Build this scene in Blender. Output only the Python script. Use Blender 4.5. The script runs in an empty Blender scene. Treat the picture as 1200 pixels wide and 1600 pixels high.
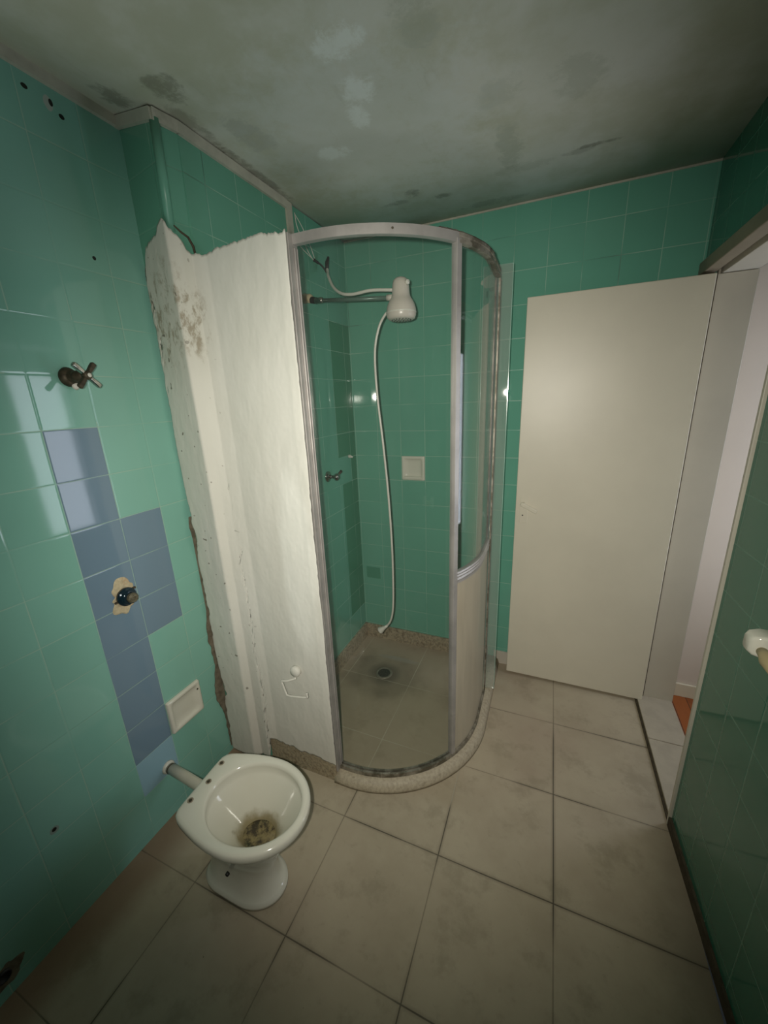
import bpy, bmesh, math, random
from mathutils import Vector, Matrix, noise
random.seed(7)
S = bpy.context.scene
COL = S.collection

# ------------------------------------------------------------------ camera
def rot_cam(a, b, c):
    return Matrix.Rotation(b, 4, 'Z') @ Matrix.Rotation(a, 4, 'X') @ Matrix.Rotation(c, 4, 'Z')
cam_d = bpy.data.cameras.new('camera'); cam = bpy.data.objects.new('camera', cam_d); COL.objects.link(cam)
cam.matrix_world = Matrix.Translation((0, 0, 1.6)) @ rot_cam(math.radians(73.819), math.radians(23.404), math.radians(-2.387))
cam_d.sensor_fit = 'VERTICAL'; cam_d.sensor_height = 36.0; cam_d.lens = 604.1 / 1600 * 36.0
cam_d.clip_start = 0.01
S.camera = cam

# ------------------------------------------------------------------ light and exposure
S.view_settings.view_transform = 'Standard'; S.view_settings.look = 'None'
S.view_settings.gamma = 1.0; S.view_settings.use_curve_mapping = False
S.view_settings.exposure = 0.0
W = bpy.data.worlds.new('world'); S.world = W; W.use_nodes = True
W.node_tree.nodes['Background'].inputs[0].default_value = (0.6, 0.7, 0.75, 1)
W.node_tree.nodes['Background'].inputs[1].default_value = 0.02

def light(name, kind, loc, aim, power, col, **kw):
    d = bpy.data.lights.new(name, kind); d.energy = power; d.color = col
    for k, v in kw.items(): setattr(d, k, v)
    o = bpy.data.objects.new(name, d); COL.objects.link(o); o.location = loc
    o.rotation_euler = (Vector(aim) - Vector(loc)).to_track_quat('-Z', 'Y').to_euler()
    return o
# the phone's flash, beside the lens
light('phone_flash', 'SPOT', (-0.03, -0.04, 1.62), (-0.52, 1.4, 1.13), 98, (1.0, 0.945, 0.835),
      spot_size=math.radians(113), spot_blend=1.0, shadow_soft_size=0.012)
# fill spot added behind the camera to brighten the ceiling, no lamp of the room
light('ceiling_fill', 'SPOT', (-0.35, -0.35, 0.5), (-0.45, 0.75, 2.45), 33, (0.88, 0.95, 0.93), spot_size=math.radians(68), spot_blend=1.0, shadow_soft_size=0.35)

# ------------------------------------------------------------------ node helper
class X:
    """socket wrapper with arithmetic"""
    def __init__(s, g, v): s.g, s.v = g, v
    def _b(s, op, o, rev=False):
        n = s.g.t.nodes.new('ShaderNodeMath'); n.operation = op
        a, b = (o, s) if rev else (s, o)
        s.g.put(n.inputs[0], a); s.g.put(n.inputs[1], b)
        return X(s.g, n.outputs[0])
    def __add__(s, o): return s._b('ADD', o)
    __radd__ = __add__
    def __sub__(s, o): return s._b('SUBTRACT', o)
    def __rsub__(s, o): return s._b('SUBTRACT', o, True)
    def __mul__(s, o): return s._b('MULTIPLY', o)
    __rmul__ = __mul__
    def __truediv__(s, o): return s._b('DIVIDE', o)
    def u(s, op): return s._b(op, 0.0)
    def mn(s, o): return s._b('MINIMUM', o)
    def mx(s, o): return s._b('MAXIMUM', o)
    def gt(s, o): return s._b('GREATER_THAN', o)
    def lt(s, o): return s._b('LESS_THAN', o)

class G:
    def __init__(s, name):
        s.m = bpy.data.materials.new(name); s.m.use_nodes = True; s.t = s.m.node_tree
        s.b = s.t.nodes['Principled BSDF']
        tc = s.t.nodes.new('ShaderNodeTexCoord'); s.co = tc.outputs['Object']
        sp = s.t.nodes.new('ShaderNodeSeparateXYZ'); s.t.links.new(s.co, sp.inputs[0])
        s.P = [X(s, sp.outputs[i]) for i in range(3)]
    def put(s, inp, v):
        if isinstance(v, X): s.t.links.new(v.v, inp)
        elif isinstance(v, (tuple, list)): inp.default_value = (*v, 1) if len(v) == 3 and inp.type == 'RGBA' else v
        elif isinstance(v, (int, float)):
            if inp.type == 'RGBA': inp.default_value = (v, v, v, 1)
            else: inp.default_value = v
        else: s.t.links.new(v, inp)
    def noise(s, scale, detail=3, rough=0.55, off=None, stretch=None, dist=0.0):
        n = s.t.nodes.new('ShaderNodeTexNoise'); n.inputs['Scale'].default_value = scale
        n.inputs['Detail'].default_value = detail; n.inputs['Roughness'].default_value = rough
        n.inputs['Distortion'].default_value = dist
        mp = s.t.nodes.new('ShaderNodeMapping'); s.t.links.new(s.co, mp.inputs[0]); s.t.links.new(mp.outputs[0], n.inputs['Vector'])
        if off: mp.inputs['Location'].default_value = off
        if stretch: mp.inputs['Scale'].default_value = stretch
        return X(s, n.outputs[0])
    def ramp(s, v, lo, hi):
        n = s.t.nodes.new('ShaderNodeMapRange'); n.interpolation_type = 'SMOOTHSTEP'
        s.put(n.inputs[0], v); n.inputs[1].default_value = lo; n.inputs[2].default_value = hi
        return X(s, n.outputs[0])
    def mix(s, f, a, b):
        n = s.t.nodes.new('ShaderNodeMix'); n.data_type = 'RGBA'
        s.put(n.inputs[0], f); s.put(n.inputs[6], a); s.put(n.inputs[7], b)
        return X(s, n.outputs[2])
    def white(s, a, b):
        n = s.t.nodes.new('ShaderNodeTexWhiteNoise'); n.noise_dimensions = '2D'
        c = s.t.nodes.new('ShaderNodeCombineXYZ'); s.put(c.inputs[0], a); s.put(c.inputs[1], b)
        s.t.links.new(c.outputs[0], n.inputs['Vector']); return X(s, n.outputs['Value'])
    def blob(s, pts, rad, soft=1.0, axes=(0, 1, 2), wob=None):
        """soft ellipsoid mask; pts centre, rad radii on the given axes"""
        acc = None
        for a, c, r in zip(axes, pts, rad):
            q = (s.P[a] - c) / r; q = q * q
            acc = q if acc is None else acc + q
        if wob is not None: acc = acc + wob
        return s.ramp(acc, 1.0 + soft * 0.5, max(0.0, 1.0 - soft))
    def bump(s, h, strength=0.3, dist=0.002):
        n = s.t.nodes.new('ShaderNodeBump'); n.inputs['Strength'].default_value = strength
        n.inputs['Distance'].default_value = dist; s.put(n.inputs['Height'], h)
        s.t.links.new(n.outputs[0], s.b.inputs['Normal'])
    def out(s, col=None, rough=None, metal=None, spec=None, **kw):
        if col is not None: s.put(s.b.inputs['Base Color'], col)
        if rough is not None: s.put(s.b.inputs['Roughness'], rough)
        if metal is not None: s.put(s.b.inputs['Metallic'], metal)
        if spec is not None: s.put(s.b.inputs['Specular IOR Level'], spec)
        return s.m

def box_mask(g, a0, lo0, hi0, a1, lo1, hi1):
    return g.P[a0].gt(lo0) * g.P[a0].lt(hi0) * g.P[a1].gt(lo1) * g.P[a1].lt(hi1)

GREEN = (0.220, 0.480, 0.400)
def tile_mat(name, ua, pu, ou, pv, ov, specials=(), nogrout=(), holes_reflections=(), base=GREEN, grout_w=0.0016, gk=0.68):
    """glazed wall tile; ua = world axis running along the wall, z always up"""
    g = G(name)
    wv = (g.noise(2.3, 1) - 0.5) * 0.006
    U = (g.P[ua] + wv - ou) / pu; V = (g.P[2] + wv - ov) / pv
    fu = U - U.u('FLOOR'); fv = V - V.u('FLOOR')
    du = fu.mn(1.0 - fu) * pu; dv = fv.mn(1.0 - fv) * pv
    d = du.mn(dv)
    var = g.white(U.u('FLOOR'), V.u('FLOOR'))
    n1 = g.noise(3.0, 3); n2 = g.noise(60, 2)
    keep = g.ramp(g.noise(5.0, 2, off=(3, 1, 5)), 0.36, 0.56)
    line = 1.0 - g.ramp(d, grout_w * 0.45, grout_w * 1.3)
    col = g.mix(g.ramp(n1, 0.3, 0.75) * 0.35, base, tuple(c * 0.80 for c in base))
    col = g.mix(var * 0.22, col, (base[0] * 1.25, base[1] * 1.12, base[2] * 1.12))
    for (u0, u1, v0, v1, c) in specials:
        m = box_mask(g, ua, u0, u1, 2, v0, v1)
        col = g.mix(m, col, c)
    gl = line * (0.30 + keep * 0.70)
    for (u0, u1, v0, v1) in nogrout:
        gl = gl * (1.0 - box_mask(g, ua, u0, u1, 2, v0, v1) * 0.93)
    gcol = g.mix(g.ramp(g.noise(2.2, 2, off=(9, 4, 2)), 0.56, 0.66) * g.ramp(g.P[2], 1.6, 2.1), (0.34, 0.50, 0.40), (0.03, 0.06, 0.045))
    col = g.mix(gl * gk, col, gcol)
    for (u, v, ru, rv, c) in holes_reflections:
        wob = (g.noise(30, 2) - 0.5) * 1.6
        col = g.mix(g.blob((u, v), (ru, rv), 0.15, (ua, 2), wob), col, c)
    rough = 0.04 + n1 * 0.04 + gl * 0.45
    edge = g.ramp(d, 0.0, 0.005)
    g.bump(edge * 0.8 + g.noise(9, 1) * 0.25 + g.noise(40, 1) * 0.02, 0.22, 0.0020)
    return g.out(col, rough, 0, 0.5)

DBLUE = (0.165, 0.255, 0.335)
LBLUE = (0.27, 0.45, 0.54)
blues = [(0.645, 0.795, 0.346, 1.554, DBLUE), (0.795, 0.946, 0.799, 1.252, DBLUE), (0.645, 0.795, 0.195, 0.346, LBLUE)]
mLeft = tile_mat('green and blue wall tile', 1, 0.151, 0.041, 0.151, 0.044, blues,
                 [(0.60, 0.80, 1.57, 1.86)],
                 [(0.903, 2.047, .006, .006, (0.01, 0.015, 0.012)), (0.817, 2.412, .008, .006, (0.01, 0.015, 0.012)),
                  (0.868, 2.402, .011, .018, (0.42, 0.48, 0.44)), (0.876, 2.408, .005, .008, (0.01, 0.01, 0.01)), (0.898, 2.388, .007, .006, (0.01, 0.015, 0.012)),
                  (0.389, 0.375, .012, .012, (0.24, 0.32, 0.28)), (0.389, 0.377, .006, .006, (0.006, 0.01, 0.008))])
mSide = tile_mat('green tile on the duct side', 0, 0.151, -1.312, 0.151, 0.044, base=(0.13, 0.36, 0.26))
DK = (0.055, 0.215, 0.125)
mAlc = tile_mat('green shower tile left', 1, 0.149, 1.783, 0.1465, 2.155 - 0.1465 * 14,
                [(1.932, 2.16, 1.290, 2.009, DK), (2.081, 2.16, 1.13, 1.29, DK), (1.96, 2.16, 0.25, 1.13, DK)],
                [(1.70, 2.07, 1.13, 1.30)], [], base=(0.125, 0.350, 0.255))
mBack = tile_mat('green tile on the back wall', 0, 0.147, -0.804 - 0.147 * 10, 0.1465, 2.155 - 0.1465 * 14,
                 [(-1.075, -0.975, 0.45, 0.53, (0.075, 0.27, 0.18))], [], [(-0.315, 2.128, .045, .028, (.62, .60, .52)), (-0.300, 2.092, .030, .010, (.03, .028, .02)), (-0.332, 2.075, .006, .016, (.03, .028, .02))], base=(0.135, 0.380, 0.285))  # white and dark blobs paint in a reflection seen in the glass
mRight = tile_mat('green tile on the right wall', 1, 0.151, 1.22 - 0.151 * 8, 0.151, 0.545 - 0.151 * 3, base=(0.034, 0.158, 0.105), gk=0.35)  # base darkened to carry the dim light on this wall

def mat_floor():
    g = G('beige floor tile')
    wv = (g.noise(2.0, 1) - 0.5) * 0.004
    U = (g.P[0] + wv - 0.120) / 0.3855; V = (g.P[1] + wv - 0.587) / 0.390
    fu = U - U.u('FLOOR'); fv = V - V.u('FLOOR')
    d = (fu.mn(1.0 - fu) * 0.3855 + g.P[0].gt(0.45)).mn(fv.mn(1.0 - fv) * 0.39)
    shower = g.ramp(g.P[0], -0.2, -0.3) * g.ramp(g.P[1], 1.14, 1.2)
    n = g.noise(3.2, 5, 0.6); n2 = g.noise(22, 4, 0.7); n3 = g.noise(1.4, 3, off=(4, 2, 0))
    base = g.mix(g.ramp(n, 0.35, 0.7) * 0.6, (0.430, 0.370, 0.270), (0.325, 0.270, 0.190))
    base = g.mix(g.ramp(n3, 0.52, 0.72) * 0.35, base, (0.30, 0.215, 0.165))
    base = g.mix(g.ramp(n2, 0.58, 0.80) * 0.30, base, (0.21, 0.18, 0.13))
    n5 = g.noise(6.5, 5, 0.7, off=(3, 9, 0))
    base = g.mix(g.ramp(n5, 0.50, 0.68) * 0.38, base, (0.215, 0.185, 0.125))
    base = g.mix(shower * 0.32, base, (0.30, 0.235, 0.150))
    ringw = (g.noise(6, 3) - 0.5) * 2.2
    base = g.mix(g.blob((-0.83, 1.80), (0.27, 0.19), 0.9, (0, 1), ringw) * 0.45, base, (0.085, 0.068, 0.045))
    base = g.mix(g.blob((-0.79, 1.965), (0.15, 0.022), 0.9, (0, 1)) * 0.5, base, (0.30, 0.29, 0.25))
    base = g.mix(g.blob((-0.83, 1.81), (0.10, 0.10), 0.8, (0, 1), ringw * 0.3) * 0.5, base, (0.035, 0.030, 0.024))
    # grime along the right wall and the threshold, redder brown near the pan and the left wall
    base = g.mix(g.ramp(g.P[0] + (n - 0.5) * 0.12, 0.36, 0.56) * g.ramp(g.P[1], 2.0, 0.9) * 0.55, base, (0.105, 0.090, 0.062))
    base = g.mix(g.ramp(g.P[0] + (n - 0.5) * 0.2, -1.14, -1.26) * 0.6, base, (0.215, 0.120, 0.070))
    wide = g.ramp(g.noise(2.4, 2, off=(1, 7, 0)), 0.4, 0.62)
    line = 1.0 - g.ramp(d + (n2 - 0.5) * 0.0012, 0.0010, 0.0026)
    halo = 1.0 - g.ramp(d, 0.001, 0.012)
    lc = g.mix(shower, (0.075, 0.062, 0.043), (0.46, 0.42, 0.32))
    col = g.mix(halo * wide * (1.0 - shower) * 0.38, base, (0.13, 0.112, 0.08))
    col = g.mix((line * (0.45 + wide * 0.5)), col, lc)
    spots = g.ramp(g.noise(38, 1, off=(2, 2, 2)), 0.80, 0.84)
    col = g.mix(spots * 0.7, col, (0.06, 0.05, 0.04))
    g.bump(g.ramp(d, 0.0, 0.004) + n2 * 0.15, 0.25, 0.0015)
    return g.out(col, 0.42 + n2 * 0.2, 0, 0.35)
mFloor = mat_floor()

def mat_ceiling():
    g = G('mouldy painted ceiling')
    n = g.noise(3.0, 5, 0.65); n2 = g.noise(16, 6, 0.75, dist=0.3); n3 = g.noise(1.1, 2, off=(5, 3, 0)); st = g.noise(5, 4, 0.7, stretch=(3.0, 0.7, 1))
    wob = (n2 - 0.5) * 6.0
    col = g.mix(g.ramp(n, 0.38, 0.62) * 0.75, (0.62, 0.62, 0.555), (0.48, 0.48, 0.365))
    col = g.mix(g.ramp(n3, 0.45, 0.68) * 0.45, col, (0.40, 0.415, 0.32))
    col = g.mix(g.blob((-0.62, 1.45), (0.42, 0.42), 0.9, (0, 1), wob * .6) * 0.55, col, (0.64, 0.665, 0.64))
    for (x, y, rx, ry, s, c) in [(-0.20, 1.70, .045, .14, .55, 0), (-0.20, 1.42, .07, .06, .3, 0), (-0.35, 1.08, .05, .12, .45, 0), (0.0, 1.46, .07, .09, .4, 0),
                                 (-0.17, 1.85, .11, .035, .35, 0), (-0.61, 1.84, .035, .035, .7, 1), (-0.50, 1.92, .04, .02, .65, 1), (-0.70, 1.89, .06, .02, .5, 1),
                                 (0.08, 1.82, .06, .012, .7, 1), (0.02, 1.84, .05, .02, .4, 1), (-1.02, 1.00, .05, .05, .65, 1), (-1.08, 1.16, .03, .12, .55, 1), (-1.20, 0.98, .05, .05, .7, 1),
                                 (-1.08, 1.43, .02, .20, .7, 1), (-0.95, 1.25, .05, .10, .3, 1), (-0.98, 2.06, .10, .06, .5, 1), (-0.3, 2.08, .12, .03, .4, 1)]:
        cc = (0.30, 0.325, 0.245) if c == 0 else (0.15, 0.14, 0.10)
        col = g.mix(g.blob((x, y), (rx, ry), 0.9, (0, 1), wob) * (s * 0.8), col, cc)
    for (x, y, rx, ry) in [(-0.557, 1.232, .045, .05), (-0.536, 1.08, .06, .045), (-0.764, 1.449, .06, .035), (-0.60, 1.33, .03, .05)]:
        col = g.mix(g.blob((x, y), (rx, ry), 0.9, (0, 1), wob) * 0.6, col, (0.80, 0.84, 0.82))
    col = g.mix(g.ramp(st, 0.60, 0.78) * 0.25, col, (0.35, 0.36, 0.28))
    g.bump(n2 + st * 0.3, 0.25, 0.003)
    return g.out(col, 0.75, 0, 0.25)
mCeil = mat_ceiling()

def mat_plaster():
    g = G('rough white plaster')
    n = g.noise(3.5, 5, 0.6, stretch=(1, 1, .5)); n2 = g.noise(26, 4, 0.65); st = g.noise(22, 5, 0.7, stretch=(1, 1, .28), dist=0.5)
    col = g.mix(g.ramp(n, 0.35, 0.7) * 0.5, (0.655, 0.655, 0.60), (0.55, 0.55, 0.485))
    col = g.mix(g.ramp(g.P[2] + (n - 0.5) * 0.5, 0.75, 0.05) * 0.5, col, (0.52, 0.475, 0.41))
    wob = (n2 - 0.5) * 2.5 + (st - 0.5) * 2.0
    st2 = g.noise(30, 5, 0.75, stretch=(1, 1, .55), dist=0.3)
    mould = (g.blob((-1.22, 1.90), (0.12, 0.16), 0.9, (0, 2), wob) * g.ramp(st2, 0.47, 0.62))
    mould = mould.mx(g.blob((-1.125, 1.87), (0.05, 0.10), 0.9, (0, 2), wob) * g.ramp(st2, 0.44, 0.60))
    col = g.mix(g.blob((-1.20, 1.93), (0.16, 0.26), 0.9, (0, 2)) * 0.30, col, (0.42, 0.41, 0.33))
    col = g.mix(mould * 0.75, col, (0.23, 0.19, 0.12))
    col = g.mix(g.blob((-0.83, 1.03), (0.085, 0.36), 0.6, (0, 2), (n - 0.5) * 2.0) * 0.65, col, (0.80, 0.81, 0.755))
    specks = g.ramp(g.noise(55, 0, off=(1, 3, 2)), 0.80, 0.83)
    col = g.mix(specks * g.ramp(g.P[0], -1.0, -1.2) * 0.8, col, (0.14, 0.12, 0.09))
    g.bump(n2 * 0.5 + st * 0.5, 0.35, 0.003)
    return g.out(col, 0.6, 0, 0.3)
mPlaster = mat_plaster()

def simple(name, col, rough, metal=0, spec=0.5, var=0.15, scale=18, bump=0.0, dirt=None, stretch=None):
    g = G(name); n = g.noise(scale, 4, 0.6, stretch=stretch)
    c = g.mix(g.ramp(n, 0.35, 0.7) * 1.0, col, tuple(k * (1 - var) for k in col))
    if dirt: c = g.mix(g.ramp(g.noise(scale * 0.5, 4, 0.7, off=(7, 7, 7)), dirt[1], dirt[1] + 0.15) * dirt[2], c, dirt[0])
    if bump: g.bump(n, bump, 0.002)
    return g.out(c, rough, metal, spec)
mAlu = simple('brushed aluminium', (0.46, 0.44, 0.42), 0.45, 0.5, 0.5, 0.22, 8, 0.05, ((0.20, 0.18, 0.13), 0.62, 0.6))
mAluDirty = simple('grimy aluminium track', (0.36, 0.33, 0.27), 0.5, 0.5, 0.5, 0.4, 30, 0.2, ((0.10, 0.085, 0.055), 0.45, 0.8))
mAcr = simple('beige obscured acrylic panel', (0.430, 0.380, 0.285), 0.28, 0, 0.5, 0.12, 5, 0.04, stretch=(4, 4, .5))
mDoor = simple('cream door paint', (0.635, 0.595, 0.485), 0.40, 0, 0.5, 0.05, 3, 0.03)
mFrame = simple('cream frame paint', (0.50, 0.465, 0.385), 0.45, 0, 0.5, 0.08, 3, 0.03)
mFrameDark = simple('brown varnished head casing', (0.235, 0.195, 0.135), 0.45, 0, 0.5, 0.25, 6, 0.03)
mCornice = simple('grey painted cornice', (0.50, 0.49, 0.41), 0.6, 0, 0.3, 0.2, 9, 0.1, ((0.16, 0.14, 0.10), 0.6, 0.6))
mCement = simple('bare cement render', (0.215, 0.185, 0.135), 0.9, 0, 0.1, 0.4, 40, 0.8)
mGranite = simple('dirty granite skirting', (0.385, 0.320, 0.215), 0.6, 0, 0.3, 0.45, 85, 0.3, ((0.13, 0.085, 0.045), 0.52, 0.7))
mCurb = simple('speckled stone kerb', (0.430, 0.375, 0.275), 0.55, 0, 0.3, 0.22, 90, 0.2, ((0.19, 0.155, 0.10), 0.55, 0.6))
mCer = simple('white glazed ceramic', (0.66, 0.65, 0.56), 0.09, 0, 0.6, 0.06, 5)
mChrome = simple('tarnished chrome', (0.50, 0.50, 0.46), 0.18, 1.0, 0.5, 0.5, 60)
mRust = simple('corroded brass', (0.085, 0.070, 0.045), 0.55, 0.5, 0.5, 0.5, 70, 0.5)
mPipe = simple('green glassy painted pipe', (0.12, 0.20, 0.165), 0.3, 0.2, 0.5, 0.2, 20)
mPlas = simple('warm white plastic', (0.60, 0.555, 0.49), 0.30, 0, 0.5, 0.05, 10)
mPlasW = simple('white plastic', (0.66, 0.65, 0.58), 0.35, 0, 0.5, 0.05, 10)
mBlack = simple('black insulating tape', (0.012, 0.012, 0.012), 0.5, 0, 0.5, 0.2, 30)
mNavy = simple('dark blue valve ring', (0.010, 0.030, 0.045), 0.15, 0.3, 0.6, 0.2, 30)
mYPlas = simple('yellowed filler', (0.58, 0.50, 0.33), 0.8, 0, 0.2, 0.25, 60, 0.4, ((0.50, 0.30, 0.17), 0.5, 0.6))
mWhiteTile = simple('pale baseboard tile', (0.50, 0.46, 0.39), 0.3, 0, 0.5, 0.15, 12)
mThr = simple('pale threshold stone', (0.43, 0.38, 0.295), 0.45, 0, 0.4, 0.12, 14, 0.1, ((0.24, 0.20, 0.14), 0.62, 0.5))
mHall = simple('pinkish white hall paint', (0.60, 0.53, 0.46), 0.6, 0, 0.3, 0.03, 4)
mHallBase = simple('cream hall skirting', (0.62, 0.57, 0.44), 0.5, 0, 0.4, 0.05, 6)
mYRoll = simple('yellowed roller', (0.50, 0.40, 0.22), 0.5, 0, 0.4, 0.1, 20)
mBead = simple('green ceramic corner bead', (0.150, 0.390, 0.290), 0.35, 0, 0.5, 0.1, 10)
mGrimeShade = simple('black joint grime and gap shade', (0.085, 0.070, 0.048), 0.9, 0, 0.1, 0.3, 40)  # also colours the painted gap shade beside the door leaf
mWall = simple('plain back room paint', (0.13, 0.22, 0.17), 0.6, 0, 0.3, 0.1, 4)

def mat_wood():
    g = G('orange parquet')
    U = g.P[0] / 0.07; V = g.P[1] / 0.21
    c = g.white(U.u('FLOOR'), (V + g.white(U.u('FLOOR'), 3.0)).u('FLOOR'))
    fu = U - U.u('FLOOR'); d = fu.mn(1.0 - fu)
    n = g.noise(30, 4, 0.6, stretch=(4, .5, 1))
    col = g.mix(c, (0.42, 0.125, 0.030), (0.26, 0.070, 0.018)); col = g.mix(n * 0.5, col, (0.20, 0.055, 0.015))
    col = g.mix(1.0 - g.ramp(d, 0.01, 0.04), col, (0.07, 0.02, 0.008))
    return g.out(col, 0.3, 0, 0.5)
mWood = mat_wood()

def mat_water():
    g = G('stained bowl water')
    n = g.noise(28, 4, 0.7)
    col = g.mix(g.ramp(n, 0.40, 0.60), (0.22, 0.175, 0.075), (0.035, 0.026, 0.012))
    return g.out(col, 0.08, 0, 0.6)
mWater = mat_water()
def mat_bowl():
    g = G('glazed bowl with brown water stain')
    n = g.noise(22, 4, 0.65); w = (n - 0.5) * 2.2
    col = g.mix(g.ramp(g.noise(5, 3), 0.35, 0.7) * 0.4, (0.655, 0.645, 0.555), (0.61, 0.595, 0.50))
    low = g.ramp(g.P[2] + (n - 0.5) * 0.05, 0.255, 0.215) * g.blob((-0.805, 0.685), (0.12, 0.12), 0.3, (0, 1))
    col = g.mix(low * 0.85, col, (0.25, 0.20, 0.085))
    col = g.mix(g.blob((-0.862, 0.655, 0.262), (0.012, 0.016, 0.02), 0.9, (0, 1, 2), w) * 0.9, col, (0.15, 0.12, 0.05))
    return g.out(col, 0.10, 0, 0.6)
mBowl = mat_bowl()

def mat_glass(name, tint, refl=1.0, film=0.0):
    m = bpy.data.materials.new(name); m.use_nodes = True; t = m.node_tree; t.nodes.clear()
    o = t.nodes.new('ShaderNodeOutputMaterial'); mx = t.nodes.new('ShaderNodeMixShader')
    tr = t.nodes.new('ShaderNodeBsdfTransparent'); tr.inputs[0].default_value = (*tint, 1)
    gl = t.nodes.new('ShaderNodeBsdfGlossy'); gl.inputs['Roughness'].default_value = 0.02
    fr = t.nodes.new('ShaderNodeFresnel'); fr.inputs[0].default_value = 1.45
    ge = t.nodes.new('ShaderNodeNewGeometry'); io = t.nodes.new('ShaderNodeMapRange')
    io.inputs[3].default_value = 1.45; io.inputs[4].default_value = 1 / 1.45      # same reflectance on both faces of the sheet
    t.links.new(ge.outputs['Backfacing'], io.inputs[0]); t.links.new(io.outputs[0], fr.inputs[0])
    ml = t.nodes.new('ShaderNodeMath'); ml.operation = 'MULTIPLY'; ml.inputs[1].default_value = refl
    t.links.new(fr.outputs[0], ml.inputs[0]); t.links.new(ml.outputs[0], mx.inputs[0])
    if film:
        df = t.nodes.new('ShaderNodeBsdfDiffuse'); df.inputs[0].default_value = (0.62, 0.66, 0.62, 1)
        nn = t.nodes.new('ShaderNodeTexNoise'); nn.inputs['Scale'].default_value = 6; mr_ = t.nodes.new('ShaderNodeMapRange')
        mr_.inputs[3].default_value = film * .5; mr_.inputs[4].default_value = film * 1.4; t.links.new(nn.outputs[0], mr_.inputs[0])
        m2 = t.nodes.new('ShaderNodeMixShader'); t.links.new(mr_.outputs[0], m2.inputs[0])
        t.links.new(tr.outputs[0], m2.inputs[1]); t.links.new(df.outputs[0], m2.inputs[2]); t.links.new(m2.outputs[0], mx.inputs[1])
    else: t.links.new(tr.outputs[0], mx.inputs[1])
    t.links.new(gl.outputs[0], mx.inputs[2]); t.links.new(mx.outputs[0], o.inputs[0])
    return m
mGlass = mat_glass('clear shower glass', (0.985, 0.99, 0.985), 1.0, 0.012)
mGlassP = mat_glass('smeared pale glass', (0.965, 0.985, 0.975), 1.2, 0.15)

def mat_emit(name, col, s):
    m = bpy.data.materials.new(name); m.use_nodes = True; t = m.node_tree; b = t.nodes['Principled BSDF']
    b.inputs['Base Color'].default_value = (0.1, 0.1, 0.1, 1); b.inputs['Emission Color'].default_value = (*col, 1); b.inputs['Emission Strength'].default_value = s
    return m
mSkyPane = mat_emit('daylit window pane', (0.82, 0.88, 1.0), 5.0)

# ------------------------------------------------------------------ mesh helpers
def obj(name, bm, mats, parent=None, smooth=False, bevel=0, seg=2, loc=None):
    me = bpy.data.meshes.new(name)
    bmesh.ops.recalc_face_normals(bm, faces=bm.faces[:])
    bm.to_mesh(me); bm.free()
    for m in (mats if isinstance(mats, (list, tuple)) else [mats]): me.materials.append(m)
    o = bpy.data.objects.new(name, me); COL.objects.link(o)
    if smooth:
        for p in me.polygons: p.use_smooth = True
    if bevel:
        b = o.modifiers.new('bevel', 'BEVEL'); b.width = bevel; b.segments = seg; b.limit_method = 'ANGLE'
    if parent: o.parent = parent; o.matrix_parent_inverse = parent.matrix_basis.inverted()
    return o
def bx(bm, x0, x1, y0, y1, z0, z1, mi=0):
    v = [bm.verts.new((x, y, z)) for x in (x0, x1) for y in (y0, y1) for z in (z0, z1)]
    for f in ((0, 1, 3, 2), (4, 6, 7, 5), (0, 4, 5, 1), (2, 3, 7, 6), (0, 2, 6, 4), (1, 5, 7, 3)):
        fc = bm.faces.new([v[i] for i in f]); fc.material_index = mi
def box(*a):
    bm = bmesh.new(); bx(bm, *a); return bm
def prism(pts, z0, z1, z1s=None):
    bm = bmesh.new(); n = len(pts)
    lo = [bm.verts.new((p[0], p[1], z0)) for p in pts]; hi = [bm.verts.new((p[0], p[1], z1 if z1s is None else z1s[i])) for i, p in enumerate(pts)]
    bm.faces.new(lo); bm.faces.new(hi)
    for i in range(n): bm.faces.new((lo[i], lo[(i + 1) % n], hi[(i + 1) % n], hi[i]))
    return bm
def frames(path):
    out = []; P = [Vector(p) for p in path]; up = None
    for i, p in enumerate(P):
        t = (P[min(i + 1, len(P) - 1)] - P[max(i - 1, 0)]).normalized()
        if up is None:
            up = Vector((0, 0, 1)) if abs(t.z) < 0.9 else Vector((1, 0, 0))
        s = t.cross(up).normalized(); up = s.cross(t).normalized()
        out.append((p, s, up, t))
    return out
def tube_bm(path, r, seg=12, bm=None, caps=True):
    bm = bm or bmesh.new(); fr = frames(path); rings = []
    for i, (p, s, u, t) in enumerate(fr):
        rr = r[i] if isinstance(r, (list, tuple)) else r
        rings.append([bm.verts.new(p + (s * math.cos(a) + u * math.sin(a)) * rr) for a in [2 * math.pi * k / seg for k in range(seg)]])
    for a, b in zip(rings, rings[1:]):
        for k in range(seg): bm.faces.new((a[k], a[(k + 1) % seg], b[(k + 1) % seg], b[k]))
    if caps: bm.faces.new(rings[0]); bm.faces.new(rings[-1])
    return bm
def spline(pts, n=8):
    P = [Vector(p) for p in pts]; out = []
    for i in range(len(P) - 1):
        p0, p1, p2, p3 = P[max(i - 1, 0)], P[i], P[i + 1], P[min(i + 2, len(P) - 1)]
        for k in range(n):
            t = k / n
            out.append(0.5 * ((2 * p1) + (p2 - p0) * t + (2 * p0 - 5 * p1 + 4 * p2 - p3) * t * t + (3 * p1 - p0 - 3 * p2 + p3) * t ** 3))
    out.append(P[-1]); return out
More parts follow.
